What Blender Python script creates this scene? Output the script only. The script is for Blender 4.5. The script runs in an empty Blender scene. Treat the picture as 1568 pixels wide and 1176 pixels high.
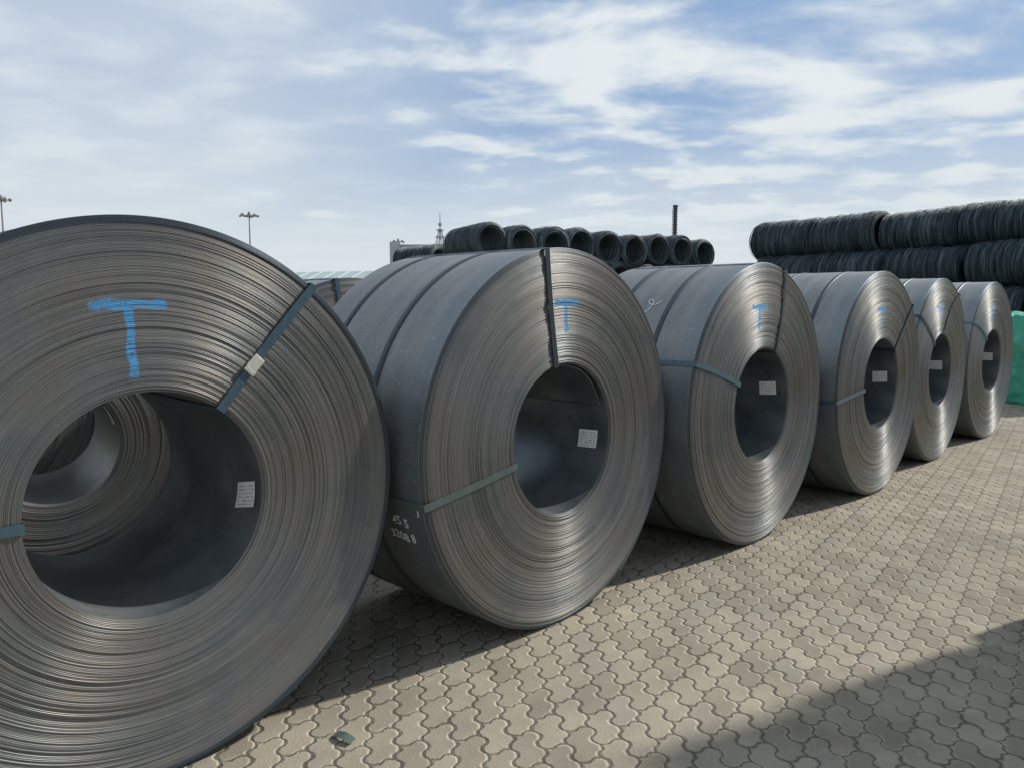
import bpy, math, random
import numpy as np
from mathutils import Vector, Matrix
S=bpy.context.scene
R2=math.radians
random.seed(7)
# ---------------------------------------------------------------- helpers
def link(o,parent=None):
    S.collection.objects.link(o)
    if parent: o.parent=parent
    return o
def empty(name,loc=(0,0,0),rz=0):
    e=bpy.data.objects.new(name,None); e.empty_display_size=.2
    e.location=loc; e.rotation_euler=(0,0,rz); return link(e)
def mesh_obj(name,V,F,mats,idx=None,parent=None,smooth=False):
    me=bpy.data.meshes.new(name)
    me.from_pydata([tuple(v) for v in V],[],[tuple(f) for f in F])
    for m in mats: me.materials.append(m)
    if idx is not None: me.polygons.foreach_set('material_index',list(idx))
    if smooth: me.polygons.foreach_set('use_smooth',[True]*len(F))
    me.update()
    return link(bpy.data.objects.new(name,me),parent)
class NT:
    def __init__(s,nt): s.nt=nt; nt.nodes.clear()
    def n(s,t,ins=None,**kw):
        nd=s.nt.nodes.new(t)
        for k,v in kw.items(): setattr(nd,k,v)
        if ins:
            for k,v in ins.items():
                if isinstance(v,bpy.types.NodeSocket): s.nt.links.new(v,nd.inputs[k])
                else: nd.inputs[k].default_value=v
        return nd
    def m(s,op,a,b=None,c=None,clamp=False):
        ins={0:a}
        if b is not None: ins[1]=b
        if c is not None: ins[2]=c
        return s.n('ShaderNodeMath',ins,operation=op,use_clamp=clamp).outputs[0]
    def mix(s,f,a,b,bt='MIX'):
        nd=s.n('ShaderNodeMix',data_type='RGBA',blend_type=bt)
        for sk,v in ((nd.inputs[0],f),(nd.inputs[6],a),(nd.inputs[7],b)):
            if isinstance(v,bpy.types.NodeSocket): s.nt.links.new(v,sk)
            elif isinstance(v,(int,float)): sk.default_value=v
            else: sk.default_value=tuple(v)+((1,) if len(v)==3 else ())
        return nd.outputs[2]
    def ramp(s,f,stops):
        nd=s.n('ShaderNodeValToRGB',{0:f}); cr=nd.color_ramp
        while len(cr.elements)<len(stops): cr.elements.new(.5)
        for e,(p,c) in zip(cr.elements,stops):
            e.position=p; e.color=(c,c,c,1) if isinstance(c,(int,float)) else tuple(c)+(1,)
        return nd.outputs[0]
    def noise(s,v,sc,det=4,ro=.55,dim='3D'):
        ins={'Scale':sc,'Detail':det,'Roughness':ro}
        if v is not None: ins['Vector']=v
        return s.n('ShaderNodeTexNoise',ins).outputs[0]
    def ss(s,x,a,b):
        nd=s.n('ShaderNodeMapRange',{0:x,1:a,2:b,3:0.,4:1.},interpolation_type='SMOOTHSTEP'); return nd.outputs[0]
def mat(name):
    m=bpy.data.materials.new(name); m.use_nodes=True; return m,NT(m.node_tree)
def out(t,sh): t.n('ShaderNodeOutputMaterial',{0:sh})
def simple(name,col,rough=.6,metal=0.,nsc=20,namt=.25,bump=0.):
    m,t=mat(name); tc=t.n('ShaderNodeTexCoord').outputs['Object']
    nz=t.noise(tc,nsc,3)
    k=t.m('MULTIPLY_ADD',nz,2*namt,1-namt)
    c=t.mix(1.,col,t.n('ShaderNodeCombineColor',{0:k,1:k,2:k}).outputs[0],'MULTIPLY')
    ins={'Base Color':c,'Roughness':rough,'Metallic':metal}
    if bump: ins['Normal']=t.n('ShaderNodeBump',{'Strength':bump,'Distance':.01,'Height':t.noise(tc,nsc*3)}).outputs[0]
    b=t.n('ShaderNodeBsdfPrincipled',ins); out(t,b.outputs[0]); return m
# ---------------------------------------------------------------- materials
def face_mat(name,seed,R,T):
    m,t=mat(name)
    tc=t.n('ShaderNodeTexCoord').outputs['Object']
    sp=t.n('ShaderNodeSeparateXYZ',{0:tc}); x,z=sp.outputs[0],sp.outputs[2]
    r=t.m('SQRT',t.m('ADD',t.m('MULTIPLY',x,x),t.m('MULTIPLY',z,z)))
    def ring(rs,a,off):
        return t.n('ShaderNodeCombineXYZ',{0:t.m('MULTIPLY',r,rs),1:t.m('MULTIPLY_ADD',x,a,off+seed*3.1),2:t.m('MULTIPLY',z,a)}).outputs[0]
    n1=t.noise(ring(190,1.6,0),1,2,.6)      # individual wraps
    n2=t.noise(ring(26,.8,5),1,2,.6)        # groups of wraps
    n4=t.noise(tc,3.0,3,.6)                 # stains
    n5=t.noise(ring(75,11,17),1,3,.7)       # short streaks
    k=t.m('ADD',t.m('MULTIPLY',n1,.6),t.m('ADD',t.m('MULTIPLY',n2,.45),t.m('MULTIPLY',n5,.35)))
    col=t.ramp(t.m('MULTIPLY_ADD',k,1.0,-.2),[(.22,(.125,.13,.13)),(.40,(.195,.198,.192)),(.55,(.245,.243,.232)),(.75,(.33,.32,.30))])
    rust=t.m('MULTIPLY',t.ss(t.m('ADD',t.m('MULTIPLY',n4,.6),t.m('MULTIPLY',n5,.5)),.50,.74),.40)
    col=t.mix(rust,col,(.22,.165,.11))
    blue=t.m('MULTIPLY',t.ss(n4,.52,.36),.35)
    col=t.mix(blue,col,(.13,.165,.17))
    edge=t.ss(t.m('ADD',r,t.m('MULTIPLY',n4,.02)),R-.026,R-.014)
    col=t.mix(t.m('MULTIPLY',edge,.85 if seed==1 else .5),col,(.05,.07,.09))
    met=.58; rough=t.m('MULTIPLY_ADD',n2,.35,t.m('MULTIPLY_ADD',n4,.2,.21))
    if T:
        cx,zb,hw,zs=T
        d1=t.noise(tc,14,2,.6); d2=t.noise(tc,90,2,.7)
        xx=t.m('ADD',x,t.m('MULTIPLY_ADD',d1,.03,-.015)); zz=t.m('ADD',z,t.m('MULTIPLY_ADD',d1,.04,-.02))
        sl=random.uniform(-.03,.05)
        zz2=t.m('ADD',zz,t.m('MULTIPLY',xx,sl))
        ax=t.m('ABSOLUTE',t.m('SUBTRACT',xx,cx))
        bar=t.m('MULTIPLY',t.ss(ax,hw,hw-.015),t.ss(t.m('ABSOLUTE',t.m('SUBTRACT',zz2,zb)),.020,.011))
        xs=t.m('ADD',xx,t.m('MULTIPLY',t.m('SUBTRACT',zz,zb),.04))
        st=t.m('MULTIPLY',t.ss(t.m('ABSOLUTE',t.m('SUBTRACT',xs,cx-.005)),.018,.010),
               t.m('MULTIPLY',t.ss(zz,zs-.01,zs+.02),t.ss(zz,zb+.012,zb)))
        chalk=t.m('MAXIMUM',bar,st)
        chalk=t.m('MULTIPLY',chalk,t.m('MULTIPLY',t.ss(d2,.25,.52),t.m('MULTIPLY_ADD',t.ss(n1,.35,.6),.55,.45)),clamp=True)
        col=t.mix(chalk,col,(.07,.38,.74))
        met=t.m('MULTIPLY',t.m('SUBTRACT',1.,chalk,clamp=True),.58)
        rough=t.m('ADD',rough,t.m('MULTIPLY',chalk,.5),clamp=True)
    bp=t.n('ShaderNodeBump',{'Strength':.2,'Distance':.004,'Height':n1}).outputs[0]
    tan=t.n('ShaderNodeTangent',direction_type='RADIAL',axis='Y').outputs[0]
    b=t.n('ShaderNodeBsdfPrincipled',{'Base Color':col,'Metallic':met,'Roughness':rough,
        'Anisotropic':.72,'Anisotropic Rotation':.25,'Normal':bp,'Tangent':tan,'Specular IOR Level':.35})
    out(t,b.outputs[0]); return m
def outer_mat():
    m,t=mat('mill_scale_steel')
    tc=t.n('ShaderNodeTexCoord').outputs['Object']
    sp=t.n('ShaderNodeSeparateXYZ',{0:tc})
    st=t.n('ShaderNodeCombineXYZ',{0:sp.outputs[0],1:t.m('MULTIPLY',sp.outputs[1],5.),2:sp.outputs[2]}).outputs[0]
    a=t.noise(st,1.6,3,.5); b_=t.noise(tc,60,3,.7); c_=t.noise(tc,5,4,.6)
    col=t.ramp(t.m('MULTIPLY_ADD',a,.5,t.m('MULTIPLY',c_,.4)),[(.3,(.16,.175,.18)),(.5,(.23,.24,.24)),(.7,(.33,.33,.315))])
    front=t.ss(sp.outputs[1],.125,.11)
    col=t.mix(t.m('MULTIPLY',front,.5),col,(.16,.21,.24))
    spots=t.ss(b_,.58,.66)
    col=t.mix(t.m('MULTIPLY',spots,.5),col,(.42,.41,.38))
    scuff=t.ss(t.noise(st,9,4,.7),.60,.72)
    col=t.mix(t.m('MULTIPLY',scuff,.4),col,(.09,.10,.11))
    bp=t.n('ShaderNodeBump',{'Strength':.15,'Distance':.003,'Height':t.m('ADD',b_,t.m('MULTIPLY',c_,3.))}).outputs[0]
    b=t.n('ShaderNodeBsdfPrincipled',{'Base Color':col,'Metallic':.65,'Roughness':t.m('MULTIPLY_ADD',c_,.25,.36),'Normal':bp})
    out(t,b.outputs[0]); return m
def inner_mat():
    m,t=mat('inner_bore_steel')
    tc=t.n('ShaderNodeTexCoord').outputs['Object']
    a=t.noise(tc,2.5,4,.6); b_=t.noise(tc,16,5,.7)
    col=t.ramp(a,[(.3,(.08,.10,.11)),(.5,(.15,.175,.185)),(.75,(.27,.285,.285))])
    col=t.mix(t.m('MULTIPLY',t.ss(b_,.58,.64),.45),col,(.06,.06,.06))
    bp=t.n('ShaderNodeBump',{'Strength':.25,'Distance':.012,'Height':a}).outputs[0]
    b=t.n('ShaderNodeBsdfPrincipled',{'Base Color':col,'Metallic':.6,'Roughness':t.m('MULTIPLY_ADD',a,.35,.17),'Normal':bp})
    out(t,b.outputs[0]); return m
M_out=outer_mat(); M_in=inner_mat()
M_strap=simple('blued_steel_strap',(.085,.145,.18),.4,.5,30,.35)
M_strapd=simple('dark_steel_strap',(.05,.065,.08),.45,.5,30,.3)
M_strapg=simple('green_grey_steel_strap',(.15,.19,.18),.42,.5,30,.3)
M_seal=simple('galvanised_seal',(.6,.58,.52),.45,.3,60,.3)
M_white=simple('white_marker_paint',(.68,.69,.69),.8,0,120,.3)
def label_mat():
    m,t=mat('printed_label_paper')
    uv=t.n('ShaderNodeTexCoord').outputs['UV']
    sp=t.n('ShaderNodeSeparateXYZ',{0:uv}); u,v=sp.outputs[0],sp.outputs[1]
    rows=t.ss(t.m('FRACT',t.m('MULTIPLY',v,7.)),.55,.6)
    chars=t.m('GREATER_THAN',t.noise(t.n('ShaderNodeCombineXYZ',{0:t.m('MULTIPLY',u,22.),1:t.m('MULTIPLY',t.m('FLOOR',t.m('MULTIPLY',v,7.)),3.7)}).outputs[0],1,1),.5)
    ins=t.m('MULTIPLY',t.m('MULTIPLY',t.m('GREATER_THAN',u,.07),t.m('LESS_THAN',u,.93)),t.m('MULTIPLY',t.m('GREATER_THAN',v,.06),t.m('LESS_THAN',v,.9)))
    k=t.m('MULTIPLY',t.m('MULTIPLY',rows,chars),ins)
    col=t.mix(t.m('MULTIPLY',k,.7),(.82,.82,.80),(.08,.08,.11))
    out(t,t.n('ShaderNodeBsdfPrincipled',{'Base Color':col,'Roughness':.6}).outputs[0]); return m
M_label=label_mat()
# ---------------------------------------------------------------- steel coil
def revolve_strips(strips,seg,yfun):
    ph=np.linspace(0,2*np.pi,seg,endpoint=False)
    V=[];F=[];MI=[]
    base=0
    i=np.arange(seg); j=(i+1)%seg
    for (a,b,mi) in strips:
        for (r,y,key) in (a,b):
            rr=np.full(seg,r); yy=np.full(seg,y)+yfun(key,ph)
            V.append(np.stack([rr*np.cos(ph),yy,rr*np.sin(ph)],-1))
        F.append(np.stack([base+i,base+seg+i,base+seg+j,base+j],-1)); MI.append(np.full(seg,mi))
        base+=2*seg
    return np.concatenate(V),np.concatenate(F),np.concatenate(MI)
def fast_mesh(name,V,F,MI,mats):
    me=bpy.data.meshes.new(name)
    me.vertices.add(len(V)); me.vertices.foreach_set('co',V.astype(np.float32).ravel())
    n=len(F); me.loops.add(n*4); me.loops.foreach_set('vertex_index',F.astype(np.int32).ravel())
    me.polygons.add(n); me.polygons.foreach_set('loop_start',np.arange(n,dtype=np.int32)*4)
    for m in mats: me.materials.append(m)
    me.polygons.foreach_set('material_index',MI.astype(np.int32))
    me.polygons.foreach_set('use_smooth',np.ones(n,dtype=bool))
    me.update(calc_edges=True); me.validate(); return me
def coil(X,Y,th,R,rh,w,seed,T=None,radial=(),rings=(),label=None,seg=224,wraps=112):
    rng=np.random.RandomState(seed)
    e=empty('steel_coil',(X,Y,R),th)
    t=(R-rh)/wraps
    yb=np.cumsum(rng.normal(0,.0008,wraps)); yb-=np.linspace(yb[0],yb[-1],wraps)
    yb+=rng.normal(0,.0005,wraps)
    for _ in range(8):
        k=rng.randint(0,wraps-6); yb[k:k+rng.randint(1,4)]+=rng.uniform(-.003,.0035)
    yb[-3:]+=[.005,.009,.011]; yb[:2]+=.006
    yb=np.clip(yb,-.006,.03)
    amp=rng.uniform(0,.0010,wraps); pz=rng.uniform(0,6.28,wraps); fr=rng.choice([1,2,3],wraps)
    def yf(key,ph):
        if key<0: return 0*ph
        return amp[key]*np.sin(fr[key]*ph+pz[key])
    st=[((rh,w,-1),(rh,.012,-1),2),((rh,.012,-1),(rh,yb[0],0),0)]
    for i in range(wraps):
        r0=rh+i*t; g=rng.uniform(.0004,.0019); y=yb[i]; bv=rng.uniform(.0004,.0009)
        st.append(((r0,y+bv,i),(r0+t*.20,y,i),0))
        st.append(((r0+t*.20,y,i),(r0+t*.64,y,i),0))
        st.append(((r0+t*.64,y,i),(r0+t*.84,y+bv,i),0))
        if i<wraps-1:
            yd=max(yb[i],yb[i+1])+g+bv
            st.append(((r0+t*.84,y+bv,i),(r0+t*.90,yd,-1),0))
            st.append(((r0+t*.90,yd,-1),(r0+t,yb[i+1]+.0007,i+1),0))
    st.append(((R-t*.16,yb[-1]+bv,wraps-1),(R,yb[-1]+bv+.001,wraps-1),1))
    st.append(((R,yb[-1]+bv+.001,wraps-1),(R,.06,-1),1))
    for k in range(6): st.append(((R,.06+k*(w-.06)/6,-1),(R,.06+(k+1)*(w-.06)/6,-1),1))
    nb=24
    for k in range(nb):
        ra=R-(R-rh)*k/nb; rb=R-(R-rh)*(k+1)/nb
        y1=w+rng.uniform(-.004,.003)
        if k==0: st.append(((R,w,-1),(ra-.001,y1,-1),0)); ra-=.001
        st.append(((ra,y1,-1),(rb+.004,y1,-1),0)); st.append(((rb+.004,y1,-1),(rb,w-.006 if k<nb-1 else w,-1),0))
    V,F,MI=revolve_strips(st,seg,yf)
    fm=face_mat('coil_edge_wraps',seed,R,T)
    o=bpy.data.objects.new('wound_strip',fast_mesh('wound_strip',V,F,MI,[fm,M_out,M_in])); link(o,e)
    for (po,pi,wd,mt) in radial:
        po,pi=R2(po),R2(pi); path=[]
        N=10
        for k in range(N+1):
            f=k/N; path.append((R+.004+(rh-R-.008)*f,-.010,po+(pi-po)*f))
        for k in range(1,5): path.append((rh-.005,-.010+(w+.02)*k/4,pi))
        for k in range(N+1):
            f=k/N; path.append((rh-.004+(R-rh+.008)*f,w+.010,pi+(po-pi)*f))
        for k in range(1,4): path.append((R+.005,w+.01-(w+.02)*k/4,po))
        VV=[];FF=[]
        for (r,y,p) in path:
            c=Vector((r*math.cos(p),y,r*math.sin(p))); tn=Vector((-math.sin(p),0,math.cos(p)))
            for s in (-1,1): VV.append(c+tn*s*wd/2)
        n=len(path)
        for k in range(n):
            a=2*k;b=2*((k+1)%n); FF.append((a,a+1,b+1,b))
        so=mesh_obj('eye_strap',VV,FF,[mt],parent=e)
        md=so.modifiers.new('s','SOLIDIFY'); md.thickness=.0025; md.offset=0
    for (yy,wd,mt) in rings:
        n=160; VV=[];FF=[]
        for k in range(n):
            p=2*math.pi*k/n; rr=R+.0035
            for s in (-1,1): VV.append((rr*math.cos(p),yy+s*wd/2,rr*math.sin(p)))
            a=2*k;b=2*((k+1)%n); FF.append((a,a+1,b+1,b))
        so=mesh_obj('girth_strap',VV,FF,[mt],parent=e,smooth=True)
        md=so.modifiers.new('s','SOLIDIFY'); md.thickness=.002; md.offset=0
    if label:
        z0,y0,y1,tilt=label; n=6; VV=[];FF=[];UV=[]
        for a in range(n+1):
            for b in range(n+1):
                fu=a/n; fv=b/n; y=y1+(y0-y1)*fu; z=z0-.05+.10*fv+tilt*(fu-.5)*.05
                ph=math.asin(z/rh); rr=rh-.004
                VV.append((rr*math.cos(ph),y,rr*math.sin(ph))); UV.append((fu,fv))
        for a in range(n):
            for b in range(n):
                k=a*(n+1)+b; FF.append((k,k+n+1,k+n+2,k+1))
        lo=mesh_obj('paper_label',VV,FF,[M_label],parent=e,smooth=True)
        ul=lo.data.uv_layers.new(name='UVMap')
        for l in lo.data.loops: ul.data[l.index].uv=UV[l.vertex_index]
    return e
def sheet_arc(name,parent,r0,r1,p0,p1,ya,yb,mt):
    """a loose turn of strip following an arc, radius r0 -> r1"""
    VV=[];FF=[];n=60
    for k in range(n+1):
        f=k/n; p=R2(p0+(p1-p0)*f); r=r0+(r1-r0)*f*f
        for y in (ya,ya+.004,yb): VV.append((r*math.cos(p),y+.003*math.sin(f*9),r*math.sin(p)))
        if k:
            for q in (0,1): a=3*(k-1)+q; FF.append((a,a+1,a+4,a+3))
    o=mesh_obj(name,VV,FF,[mt],parent=parent,smooth=True)
    md=o.modifiers.new('s','SOLIDIFY'); md.thickness=.004; md.offset=0
G=M_strapg;B=M_strap;DK=M_strapd
c1=coil(-1.224,2.58,.762,.978,.392,.95,1,(-.05,.685,.125,.44),[(50.5,52.5,.034,B),(180,180,.034,B)],[(.36,.032,DK),(.72,.032,DK)],(-.05,.06,.21,.6),seg=288,wraps=120)
c2=coil(.275,3.923,.82,.974,.389,1.02,2,(.0,.70,.10,.545),[(99.5,102.5,.034,DK),(190.5,192,.034,G)],[(.38,.036,DK),(.80,.036,DK)],(-.06,.08,.21,.1),seg=256)
c3=coil(1.744,5.299,.801,.973,.394,1.0,3,(-.10,.675,.12,.52),[(74,66,.032,DK),(160,155,.034,B)],[(.33,.034,DK),(.7,.034,DK)],(.08,.09,.22,.2))
c4=coil(3.242,6.714,.786,.977,.395,1.0,4,(-.08,.655,.11,.50),[(44,46,.032,DK),(185,184,.034,B)],[(.3,.034,DK),(.7,.034,DK)],(.03,.09,.22,.2))
c5=coil(4.575,8.184,.798,.972,.385,1.0,5,(-.13,.67,.13,.53),[(56,86,.03,DK),(143,133,.03,DK)],[(.3,.034,DK),(.7,.034,DK)],(.03,.09,.22,0))
c6=coil(6.0,9.6,.765,.974,.384,1.0,6,(-.08,.66,.12,.52),[(150,135,.03,B)],[(.3,.034,DK),(.7,.034,DK)],(.03,.09,.22,0))
sheet_arc('loose_inner_turn',c2,.386,.345,120,25,.012,.99,M_in)
sheet_arc('loose_outer_turn',c2,.977,.998,25,-58,.02,.99,M_out)
sheet_arc('loose_outer_turn',c1,.981,.992,60,-40,.03,.93,M_out)
sheet_arc('loose_outer_turn',c3,.976,.990,100,10,.02,.97,M_out)
row2=[(-2.27,3.74,.975,.305,.62,.9),(-1.13,5.6,.93,.385,.785,1),(.2,6.95,.93,.385,.80,1),(1.62,8.35,.93,.385,.77,1),(3.05,9.72,.92,.385,.79,1),(4.5,11.15,.92,.385,.8,1),(-3.95,2.25,.96,.385,.78,1),
      (-3.6,5.0,.95,.33,.65,1),(-5.1,3.7,.95,.38,.75,1),(-1.9,7.2,.88,.38,.8,1)]
for i,(x,y,r,rh,th,ww) in enumerate(row2):
    coil(x,y,th,r,rh,ww,20+i,None,[(80+i*20,82+i*20,.032,B)],[(.35,.034,DK),(.7,.034,DK)],(.12,.03,.15,.3),seg=128,wraps=70)
def wrap_text(body,parent,R,phi,yref,size):
    cu=bpy.data.curves.new('t','FONT'); cu.body=body; cu.size=size; cu.resolution_u=3; cu.offset=.0010
    to=bpy.data.objects.new('t',cu); S.collection.objects.link(to)
    bpy.context.view_layer.update()
    me=bpy.data.meshes.new_from_object(to.evaluated_get(bpy.context.evaluated_depsgraph_get()))
    bpy.data.objects.remove(to)
    rr=R+.003
    for v in me.vertices:
        x,y=v.co.x,v.co.y; y+=.006*math.sin(x*40); p=phi-y/rr
        v.co=(rr*math.cos(p),yref-x,rr*math.sin(p))
    me.materials.clear(); me.materials.append(M_white)
    link(bpy.data.objects.new('stencil_marking',me),parent)
wrap_text("45 5",c2,.974,R2(197.5),.24,.062)
wrap_text("3208 8",c2,.974,R2(202.0),.28,.062)
wrap_text("I",c2,.974,R2(193.5),.05,.06)
def scribble(parent,R,pts,wd):
    VV=[];FF=[]
    for k,(y,p) in enumerate(pts):
        k2=min(k+1,len(pts)-1);k1=max(k-1,0)
        dy=pts[k2][0]-pts[k1][0]; dp=(pts[k2][1]-pts[k1][1])*R; L=math.hypot(dy,dp)+1e-9
        for s in (-1,1):
            yy=y+s*wd/2*dp/L; pp=p-s*wd/2*dy/L/R
            VV.append(((R+.006)*math.cos(pp),yy,(R+.006)*math.sin(pp)))
        if k: a=2*(k-1); FF.append((a,a+1,a+3,a+2))
    mesh_obj('chalk_scribble',VV,FF,[M_white],parent=parent)
pts=[]
for k in range(60):
    f=k/59; pts.append((.60-.16*f+.035*math.sin(f*17),R2(146)-.26*f+.05*math.sin(f*15)))
scribble(c3,.973,pts,.006)
def box(name,c,s,mt,parent=None,rot=None,bev=.0):
    x,y,z=[k/2 for k in s]
    V=[Vector((a*x,b*y,d*z)) for a in(-1,1) for b in(-1,1) for d in(-1,1)]
    F=[(0,1,3,2),(4,6,7,5),(0,4,5,1),(2,3,7,6),(0,2,6,4),(1,5,7,3)]
    o=mesh_obj(name,V,F,[mt],parent=parent); o.location=c
    if rot: o.rotation_euler=rot
    if bev:
        md=o.modifiers.new('b','BEVEL'); md.width=bev; md.segments=2
    return o
for r,a,ww in ((.60,51.7,.05),(.565,51.8,.022)):
    box('strap_seal',(r*math.cos(R2(a)),-.016,r*math.sin(R2(a))),(.055 if ww>.03 else .02,.010,.046),M_seal,c1,(0,-R2(a-6),0),.003)
# ---------------------------------------------------------------- ground
def ground_mat():
    m,t=mat('interlocking_wavy_pavers')
    g=t.n('ShaderNodeNewGeometry').outputs['Position']
    mp=t.n('ShaderNodeMapping',{0:g,2:(0,0,R2(-9))}).outputs[0]
    big=t.noise(g,.35,3,.55); fine=t.noise(g,85,3,.7); mid=t.noise(g,4,3,.6)
    jit=t.noise(g,7,2,.5)
    sp=t.n('ShaderNodeSeparateXYZ',{0:mp})
    u=t.m('ADD',sp.outputs[0],t.m('MULTIPLY_ADD',jit,.018,-.009)); v=t.m('ADD',sp.outputs[1],t.m('MULTIPLY_ADD',mid,.022,-.011))
    W,L=.108,.216
    s1=t.m('SINE',t.m('MULTIPLY',v,2*math.pi/(L/2)))
    def sharp(s): return t.m('MULTIPLY',t.m('ARCTANGENT',t.m('MULTIPLY',s,1.8)),.95)
    uw=t.m('ADD',u,t.m('MULTIPLY',sharp(s1),.0125))
    uc=t.m('DIVIDE',uw,W); col=t.m('FLOOR',uc); fu=t.m('FRACT',uc)
    s2=t.m('SINE',t.m('MULTIPLY',u,2*math.pi/W))
    vw=t.m('ADD',v,t.m('MULTIPLY',sharp(s2),.0125))
    vc=t.m('ADD',t.m('DIVIDE',vw,L),t.m('MULTIPLY',t.m('MODULO',t.m('ABSOLUTE',col),2.),.5))
    row=t.m('FLOOR',vc); fv=t.m('FRACT',vc)
    du=t.m('MULTIPLY',t.m('SUBTRACT',.5,t.m('ABSOLUTE',t.m('SUBTRACT',fu,.5))),W)
    dv=t.m('MULTIPLY',t.m('SUBTRACT',.5,t.m('ABSOLUTE',t.m('SUBTRACT',fv,.5))),L)
    wn=t.n('ShaderNodeTexWhiteNoise',{'Vector':t.n('ShaderNodeCombineXYZ',{0:col,1:row}).outputs[0]},noise_dimensions='2D').outputs[0]
    d=t.m('MINIMUM',du,dv)
    d=t.m('ADD',d,t.m('ADD',t.m('MULTIPLY_ADD',fine,.012,-.006),t.m('MULTIPLY_ADD',mid,.014,-.008)))
    base=t.ramp(wn,[(0,(.235,.206,.158)),(.35,(.285,.25,.19)),(.75,(.335,.293,.222)),(1,(.27,.247,.205))])
    k=t.m('ADD',t.m('MULTIPLY',big,.7),t.m('ADD',t.m('MULTIPLY',fine,.6),t.m('MULTIPLY_ADD',mid,.6,.05)))
    base=t.mix(1.,base,t.n('ShaderNodeCombineColor',{0:k,1:k,2:k}).outputs[0],'MULTIPLY')
    stain=t.ss(t.noise(g,1.1,5,.68),.52,.68)
    base=t.mix(t.m('MULTIPLY',stain,.42),base,(.15,.13,.10))
    sand=t.ss(d,.016,.006); slit=t.ss(d,.0048,.0020)
    base=t.mix(t.m('MULTIPLY',sand,t.m('MULTIPLY_ADD',t.ss(jit,.35,.6),.65,.2)),base,(.55,.495,.39))
    base=t.mix(t.m('MULTIPLY',slit,.85),base,(.075,.063,.047))
    h=t.m('ADD',t.m('MULTIPLY',t.ss(d,.001,.013),1.),t.m('ADD',t.m('MULTIPLY',fine,.3),t.m('MULTIPLY',wn,.5)))
    bp=t.n('ShaderNodeBump',{'Strength':1.,'Distance':.010,'Height':h}).outputs[0]
    out(t,t.n('ShaderNodeBsdfPrincipled',{'Base Color':base,'Roughness':.88,'Normal':bp,'Specular IOR Level':.3}).outputs[0])
    return m
Gz=2500
mesh_obj('ground',[(-Gz,-Gz,0),(Gz,-Gz,0),(Gz,Gz,0),(-Gz,Gz,0)],[(0,1,2,3)],[ground_mat()])
VV=[];FF=[]
for k in range(7):
    f=k/6; x=f*.10; z=.004+.012*math.sin(f*3.14)+.006*f
    VV+=[(x,-.018,z),(x,.018,z+.004)]
    if k: a=2*(k-1); FF.append((a,a+1,a+3,a+2))
so=mesh_obj('strap_offcut',VV,FF,[M_strapg]); so.location=(-.69,2.83,.0); so.rotation_euler=(0,0,R2(-35))
md=so.modifiers.new('s','SOLIDIFY'); md.thickness=.003
# loose grit scattered on the paving: one mesh
rng=np.random.RandomState(5); VV=[];FF=[]
for k in range(420):
    x=rng.uniform(-1.,6.); y=rng.uniform(2.7,8.); s=rng.uniform(.0015,.005)
    b=len(VV)
    for (dx,dy,dz) in ((1,0,0),(0,1,0),(-1,0,0),(0,-1,0),(0,0,1.)):
        VV.append((x+dx*s*rng.uniform(.6,1.3),y+dy*s*rng.uniform(.6,1.3),.0005+dz*s*.9))
    FF+= [(b,b+1,b+4),(b+1,b+2,b+4),(b+2,b+3,b+4),(b+3,b,b+4)]
mesh_obj('loose_grit',VV,FF,[simple('grit_stone',(.28,.25,.21),.9,0,300,.5)])
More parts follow.
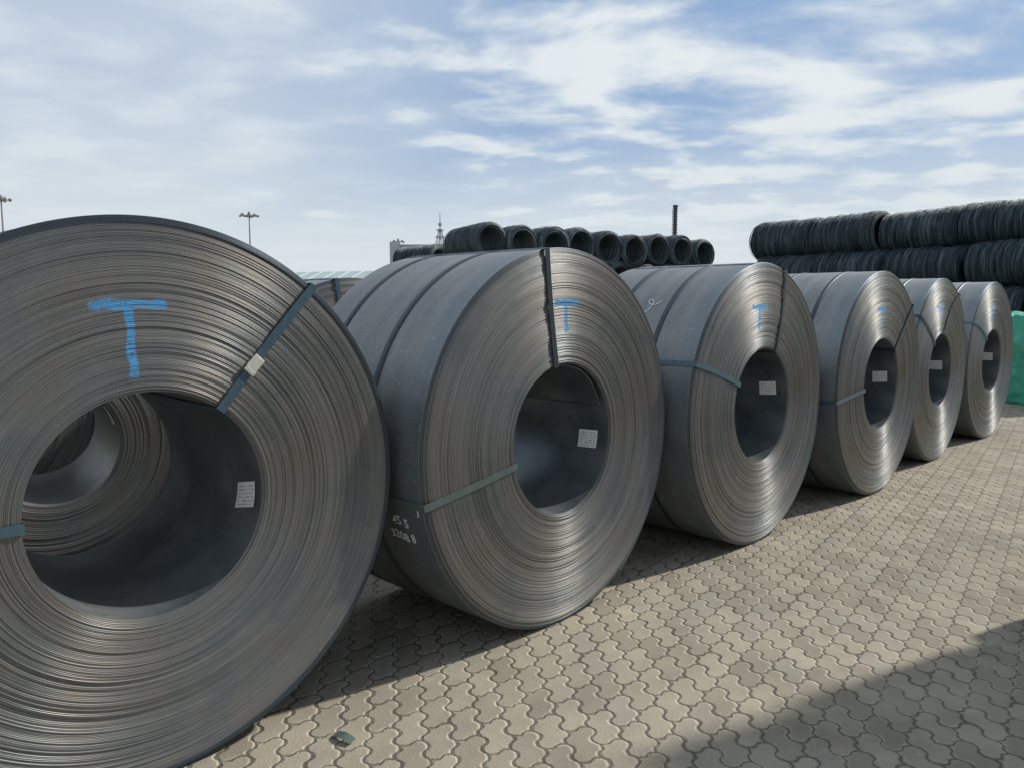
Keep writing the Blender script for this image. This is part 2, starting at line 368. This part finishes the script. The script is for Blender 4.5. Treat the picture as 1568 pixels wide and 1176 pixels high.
# ---------------------------------------------------------------- wire rod coils
def rod_mat():
    m,t=mat('wire_rod_steel')
    tc=t.n('ShaderNodeTexCoord').outputs['Object']
    sp=t.n('ShaderNodeSeparateXYZ',{0:tc})
    v=t.n('ShaderNodeCombineXYZ',{0:sp.outputs[0],1:t.m('MULTIPLY',sp.outputs[1],22.),2:sp.outputs[2]}).outputs[0]
    a=t.noise(v,1.2,3,.75)
    col=t.ramp(a,[(.34,(.020,.030,.038)),(.52,(.075,.10,.115)),(.68,(.16,.20,.215))])
    bp=t.n('ShaderNodeBump',{'Strength':.8,'Distance':.03,'Height':a}).outputs[0]
    out(t,t.n('ShaderNodeBsdfPrincipled',{'Base Color':col,'Metallic':.3,'Roughness':.6,'Normal':bp,'Specular IOR Level':.3}).outputs[0]); return m
M_rod=rod_mat()
def rod_mesh(seed,L):
    rng=np.random.RandomState(seed); V=[];F=[]
    RO,RI=.53,.42
    seg=40; prof=[(RI,0.05),(RI+.03,.0),(RO-.04,0.0),(RO,.05)]
    ny=14
    for k in range(1,ny): prof.append((RO+rng.uniform(-.015,.012),.05+(L-.1)*k/ny))
    prof+=[(RO,L-.05),(RO-.04,L),(RI+.03,L),(RI,L-.05)]
    ph=np.linspace(0,2*np.pi,seg,endpoint=False)
    for (r,y) in prof:
        rr=r+rng.uniform(-.006,.006,seg); V.append(np.stack([rr*np.cos(ph),np.full(seg,y)+rng.uniform(-.012,.012,seg),rr*np.sin(ph)],-1))
    n=len(prof)
    for a in range(n):
        b=(a+1)%n
        for i in range(seg):
            j=(i+1)%seg; F.append((a*seg+i,a*seg+j,b*seg+j,b*seg+i))
    V=np.concatenate(V).tolist()
    def loop(y0,r,tx,tz,rad,cx,cz,sg=36):
        b0=len(V)
        for i in range(sg):
            p=2*math.pi*i/sg
            wob=r*(1+.008*math.sin(3*p+y0*50))
            for q in range(3):
                qa=2*math.pi*q/3
                rr=wob+rad*math.cos(qa); yy=y0+rad*math.sin(qa)+tx*math.cos(p)+tz*math.sin(p)
                V.append((cx+rr*math.cos(p),yy,cz+rr*math.sin(p)))
        for i in range(sg):
            j=(i+1)%sg
            for q in range(3):
                q2=(q+1)%3
                F.append((b0+i*3+q,b0+j*3+q,b0+j*3+q2,b0+i*3+q2))
    for k in range(80):
        loop(.04+(L-.08)*k/79+rng.uniform(-.01,.01),RO+rng.uniform(.0,.04),rng.normal(0,.03),rng.normal(0,.03),rng.uniform(.008,.013),rng.normal(0,.012),rng.normal(0,.012))
    for e in (0,L):
        for k in range(14):
            loop(e+rng.uniform(-.03,.03),rng.uniform(RI,RO+.02),rng.normal(0,.018),rng.normal(0,.018),.009,rng.normal(0,.015),rng.normal(0,.015))
    me=bpy.data.meshes.new('wire_rod_coil'); me.from_pydata(V,[],F); me.materials.append(M_rod); me.update(); return me
rods=[rod_mesh(100+k,1.95) for k in range(4)]
def rod(x,y,z,az):
    o=bpy.data.objects.new('wire_rod_coil',random.choice(rods)); o.location=(x+random.uniform(-.06,.06),y+random.uniform(-.10,.10),z+random.uniform(-.05,.05))
    o.rotation_mode='YXZ'
    o.rotation_euler=(R2(random.uniform(-2,2)),random.uniform(0,6.28),az+R2(random.uniform(-4,4)))
    q=random.uniform(.94,1.05); o.scale=(q,random.uniform(.95,1.03),q)
    S.collection.objects.link(o)
D=1.15
def bank(x,y,rowdir,k0,k1,layers=4,shr=1,depth=1,zoff=0):
    rx,ry=math.cos(rowdir),math.sin(rowdir)
    ax,ay=-ry,rx
    for l in range(layers):
        top=layers-1-l
        for dd in range(depth):
            for k in np.arange(k0-(top*.5 if shr else 0),k1+(top*.5 if shr else 0)+.01,1.):
                rod(x+rx*D*k+ax*2.05*dd,y+ry*D*k+ay*2.05*dd,.575+l*.99+zoff,rowdir)
bank(4.2,26.6,R2(34),-5,3,4,1,1)
bank(-2.6,31.6,R2(60),-.5,1,4,1,1)
hd=math.atan2(-.811,.584)-math.pi/2
axv=(.584,-.811); pv=(-.811,-.584)
for l in range(4):
    z=.585+l*1.0
    n=2+(3-l)
    for c in range(n):
        off=(3-l)*.5*D-c*D
        if c>1 and c<n-1: continue
        for k in range(6):
            s=k*2.03+(.25 if l%2 else 0)+(.7 if l==2 else 0)
            rod(7.75+axv[0]*s+pv[0]*off,24.7+axv[1]*s+pv[1]*off,z,hd)
# unseen stack right of the camera, added to shadow the near-right paving
for l in range(4):
    for c in range(4-l):
        off=(3-l)*.5*D-c*D
        for k in range(3):
            s=1.95+k*2.03
            rod(5.17-.95*off+.31*s,4.83-.31*off-.95*s,.585+l*1.0,math.atan2(-.95,.31)+math.pi/2)
# ---------------------------------------------------------------- green netted cargo
M_net=simple('green_net_tarpaulin',(.05,.32,.22),.75,0,9,.5,.8)
def tarp(x,y,sx,sy,h,rz):
    import bmesh
    bm=bmesh.new(); bmesh.ops.create_cube(bm,size=1)
    bmesh.ops.subdivide_edges(bm,edges=bm.edges[:],cuts=18,use_grid_fill=True)
    from mathutils import noise
    for v in bm.verts:
        p=v.co.copy()
        p.x*=sx;p.y*=sy;p.z=(p.z+.5)*h
        q=noise.noise(p*2.5)*.12+noise.noise(p*7)*.07
        tp=max(0,p.z/h)
        p.x*=1-.10*tp**3; p.y*=1-.08*tp**3
        n=Vector((p.x/sx,p.y/sy,(p.z-h/2)/h)).normalized()
        v.co=p+Vector((n.x,n.y,n.z*(1 if p.z>.1 else 0)))*q
        if v.co.z<0.0: v.co.z=0.005
    me=bpy.data.meshes.new('tarpaulin_covered_cargo'); bm.to_mesh(me); bm.free(); me.materials.append(M_net)
    me.polygons.foreach_set('use_smooth',[True]*len(me.polygons))
    o=bpy.data.objects.new('tarpaulin_covered_cargo',me); o.location=(x,y,0); o.rotation_euler=(0,0,rz); link(o)
tarp(9.55,13.3,2.3,2.0,1.5,R2(20)); tarp(11.2,11.6,2.3,2.0,1.45,R2(15))
# ---------------------------------------------------------------- distance
M_pole=simple('galvanised_pole',(.26,.27,.28),.5,.3,2,.1)
M_lamp=simple('lamp_housing',(.18,.19,.20),.5,.1,2,.1)
def tube(name,pts,rads,mt,parent=None,seg=10):
    V=[];F=[]
    for (p,r) in zip(pts,rads):
        for i in range(seg):
            a=2*math.pi*i/seg; V.append((p[0]+r*math.cos(a),p[1]+r*math.sin(a),p[2]))
    for k in range(len(pts)-1):
        for i in range(seg):
            j=(i+1)%seg; F.append((k*seg+i,k*seg+j,(k+1)*seg+j,(k+1)*seg+i))
    F.append(tuple(range(seg))[::-1]); F.append(tuple((len(pts)-1)*seg+i for i in range(seg)))
    return mesh_obj(name,V,F,[mt],parent=parent)
def beam(name,a,b,r,mt,parent):
    a=Vector(a);b=Vector(b);d=b-a
    o=box(name,(a+b)/2,(r,r,d.length),mt,parent); o.rotation_euler=d.to_track_quat('Z','Y').to_euler(); return o
def highmast(x,y,h,hw):
    e=empty('high_mast_floodlight',(x,y,0))
    tube('pole',[(0,0,0),(0,0,h)],[.34,.14],M_pole,e)
    tube('head_ring',[(0,0,h-.9),(0,0,h-.75),(0,0,h-.7)],[hw*.28,hw*.30,.2],M_lamp,e,16)
    tube('cap',[(0,0,h-.3),(0,0,h),(0,0,h+.5)],[.4,.4,.1],M_lamp,e)
    for i in range(8):
        a=2*math.pi*i/8+.2
        box('floodlight',(hw*.47*math.cos(a),hw*.47*math.sin(a),h-.7+(.3 if i%2 else 0)),(.6,.45,.45),M_lamp,e,(R2(25)*math.sin(a),-R2(25)*math.cos(a),a),.05)
        beam('arm',(0,0,h-.5),(hw*.45*math.cos(a),hw*.45*math.sin(a),h-.6),.1,M_lamp,e)
highmast(-67.2,200,25.0,4.6); highmast(-110.8,170,25.0,3.8); highmast(-36.5,250,22.5,3.8)
def wall_mat(name,wc):
    m,t=mat(name); tc=t.n('ShaderNodeTexCoord').outputs['Object']
    nz=t.noise(tc,.4,4)
    out(t,t.n('ShaderNodeBsdfPrincipled',{'Base Color':t.mix(nz,wc,[k*.8 for k in wc]),'Roughness':.7}).outputs[0]); return m
M_wall=wall_mat('office_cladding',(.42,.45,.48))
M_glass=simple('tinted_glazing',(.10,.15,.20),.15,.3,.5,.2)
e=empty('office_building',(-16.6,152,0))
box('main_block',(1.5,0,6.3),(12,12,12.6),M_wall,e)
box('stair_tower',(-5.55,0,6.8),(2.0,9,13.6),M_wall,e)
for k in range(4):
    box('window_band',(1.5,-6.03,1.9+k*3.05),(11.2,.1,1.5),M_glass,e)
    for q in range(8): box('mullion',(1.5-5.2+q*1.49,-6.12,1.9+k*3.05),(.12,.1,1.5),M_wall,e)
box('parapet',(1.5,-6.05,12.75),(12.2,.3,.4),M_pole,e)
am=empty('antenna_mast',(-14.0,152,12.6))
legs=[(math.cos(a)*1.1,math.sin(a)*1.1) for a in (0.3,1.87,3.44,5.01)]
for (a,b) in legs: beam('leg',(a,b,0),(a*.25,b*.25,3.6),.12,M_pole,am)
for z,s in ((.9,.81),(1.9,.6),(2.9,.4)):
    for k in range(4):
        a=legs[k];b=legs[(k+1)%4]; beam('brace',(a[0]*s,a[1]*s,z),(b[0]*s,b[1]*s,z),.08,M_pole,am)
        beam('diag',(a[0]*s,a[1]*s,z),(b[0]*(s-.2),b[1]*(s-.2),z+.9),.07,M_pole,am)
tube('platform',[(0,0,3.5),(0,0,3.7)],[.75,.75],M_pole,am,14)
tube('platform',[(0,0,2.2),(0,0,2.35)],[.95,.95],M_pole,am,14)
tube('aerial',[(0,0,3.6),(0,0,7.0)],[.13,.05],M_pole,am)
tube('aerial_drum',[(0,0,4.4),(0,0,4.9)],[.35,.35],M_pole,am)
M_roof=simple('translucent_roof_sheet',(.33,.42,.41),.45,0,.6,.15)
M_steelw=simple('white_steel_frame',(.6,.62,.62),.5,0,1,.1)
e=empty('workshop_shed',(-21.5,104,0))
V=[(-8,-6,4.3),(8,-6,4.3),(8,6,4.3),(-8,6,4.3),(-8,-6,0),(8,-6,0),(8,6,0),(-8,6,0),(-8,0,6.1),(8,0,6.1)]
mesh_obj('walls',V,[(4,5,1,0),(6,7,3,2),(5,6,2,9,1),(7,4,0,8,3)],[M_wall],parent=e)
mesh_obj('roof',[(-8.4,-6.4,4.22),(8.4,-6.4,4.22),(8.4,0,6.2),(-8.4,0,6.2),(8.4,6.4,4.22),(-8.4,6.4,4.22)],[(0,1,2,3),(3,2,4,5)],[M_roof],parent=e)
for k in range(9): beam('roof_rib',(-8.2+k*2.05,-6.5,4.28),(-8.2+k*2.05,0,6.3),.12,M_steelw,e)
box('gutter',(0,-6.5,4.15),(17,.25,.25),M_steelw,e)
for k in range(4): box('window',(-6+k*4,-6.04,2.6),(2.4,.1,1.3),M_glass,e)
e.rotation_euler=(0,0,R2(-18))
e=empty('gatehouse',(34.5,120,0))
box('walls',(0,0,3.6),(5,5,7.2),M_steelw,e); box('roof_slab',(0,0,7.35),(5.8,5.8,.3),M_wall,e)
for k in range(2): box('window',(-1.2+k*2.4,-2.54,5.4),(1.6,.1,1.4),M_glass,e)
M_chim=simple('dark_stack_steel',(.05,.055,.06),.6,.2,1,.3)
e=empty('chimney',(31.3,150,0))
tube('flue',[(0,0,0),(0,0,20.6)],[.40,.36],M_chim,e,16)
for k in range(26): tube('stiffener',[(0,0,7.5+k*.5),(0,0,7.62+k*.5)],[.48,.48],M_chim,e,16)
tube('cap_ring',[(0,0,20.3),(0,0,20.7)],[.5,.5],M_chim,e,16)
beam('ladder',(-.55,-.1,2),(-.55,-.1,20),.08,M_chim,e)
# ---------------------------------------------------------------- sky / sun / camera
SAZ,SEL=25.,40.
w=bpy.data.worlds.new('World'); S.world=w; w.use_nodes=True
t=NT(w.node_tree)
sky=t.n('ShaderNodeTexSky',sky_type='NISHITA'); sky.sun_disc=False
sky.sun_elevation=R2(SEL); sky.sun_rotation=R2(90-SAZ); sky.air_density=1.0; sky.dust_density=1.5; sky.ozone_density=1.5
tc=t.n('ShaderNodeTexCoord').outputs['Generated']
sp=t.n('ShaderNodeSeparateXYZ',{0:tc}); x,y,z=sp.outputs
zc=t.m('MAXIMUM',z,0.)
den=t.m('ADD',zc,.15)
px=t.m('DIVIDE',x,den); py=t.m('DIVIDE',y,den)
P=t.n('ShaderNodeCombineXYZ',{0:px,1:py}).outputs[0]
P=t.n('ShaderNodeMapping',{0:P,1:(5.2,2.1,0),2:(0,0,R2(14)),3:(1.0,1.3,1)}).outputs[0]
warp=t.n('ShaderNodeTexNoise',{'Vector':P,'Scale':1.1,'Detail':2.}).outputs[1]
P2=t.n('ShaderNodeVectorMath',{0:P,1:t.n('ShaderNodeVectorMath',{0:warp,'Scale':.4},operation='SCALE').outputs[0]},operation='ADD').outputs[0]
n1=t.noise(P2,3.1,6,.50); n2=t.noise(P2,.6,2,.5)
dens=t.m('ADD',t.m('MULTIPLY',n1,.7),t.m('MULTIPLY',n2,.35))
cl=t.ss(dens,.38,.62)
hz=t.ss(zc,.29,.05)
left=t.ss(x,.20,-.40)
cover=t.m('MAXIMUM',t.m('MULTIPLY',cl,.95),t.m('MAXIMUM',t.m('MULTIPLY',hz,.96),t.m('MULTIPLY',left,.93)))
shade=t.ss(n1,.36,.66)
ccol=t.mix(shade,(4.8,5.7,6.9),(7.7,8.2,8.4))
ccol=t.mix(t.m('MULTIPLY',left,.5),ccol,(5.2,6.0,7.1))
ccol=t.mix(t.m('MULTIPLY',hz,.85),ccol,(6.9,7.5,7.7))
skyc=t.mix(.75,sky.outputs[0],(2.5,4.0,6.4))
c=t.mix(cover,skyc,ccol)
bg=t.n('ShaderNodeBackground',{0:c,1:.105})
t.n('ShaderNodeOutputWorld',{0:bg.outputs[0]})
sl=bpy.data.lights.new('sun','SUN'); sl.energy=4.2; sl.angle=R2(1.8); sl.color=(1,.96,.89)
so=bpy.data.objects.new('sun',sl); link(so)
d=Vector((math.cos(R2(SAZ))*math.cos(R2(SEL)),math.sin(R2(SAZ))*math.cos(R2(SEL)),math.sin(R2(SEL))))
so.rotation_euler=d.to_track_quat('Z','Y').to_euler(); so.location=d*60
cd=bpy.data.cameras.new('camera'); cd.sensor_width=36; cd.lens=1178/1568*36; cd.clip_end=6000
co=bpy.data.objects.new('camera',cd); co.location=(0,0,1.66); co.rotation_euler=(R2(90)-math.atan(120/1178),0,0); link(co)
S.camera=co
S.view_settings.view_transform='Standard'; S.view_settings.look='None'; S.view_settings.exposure=0
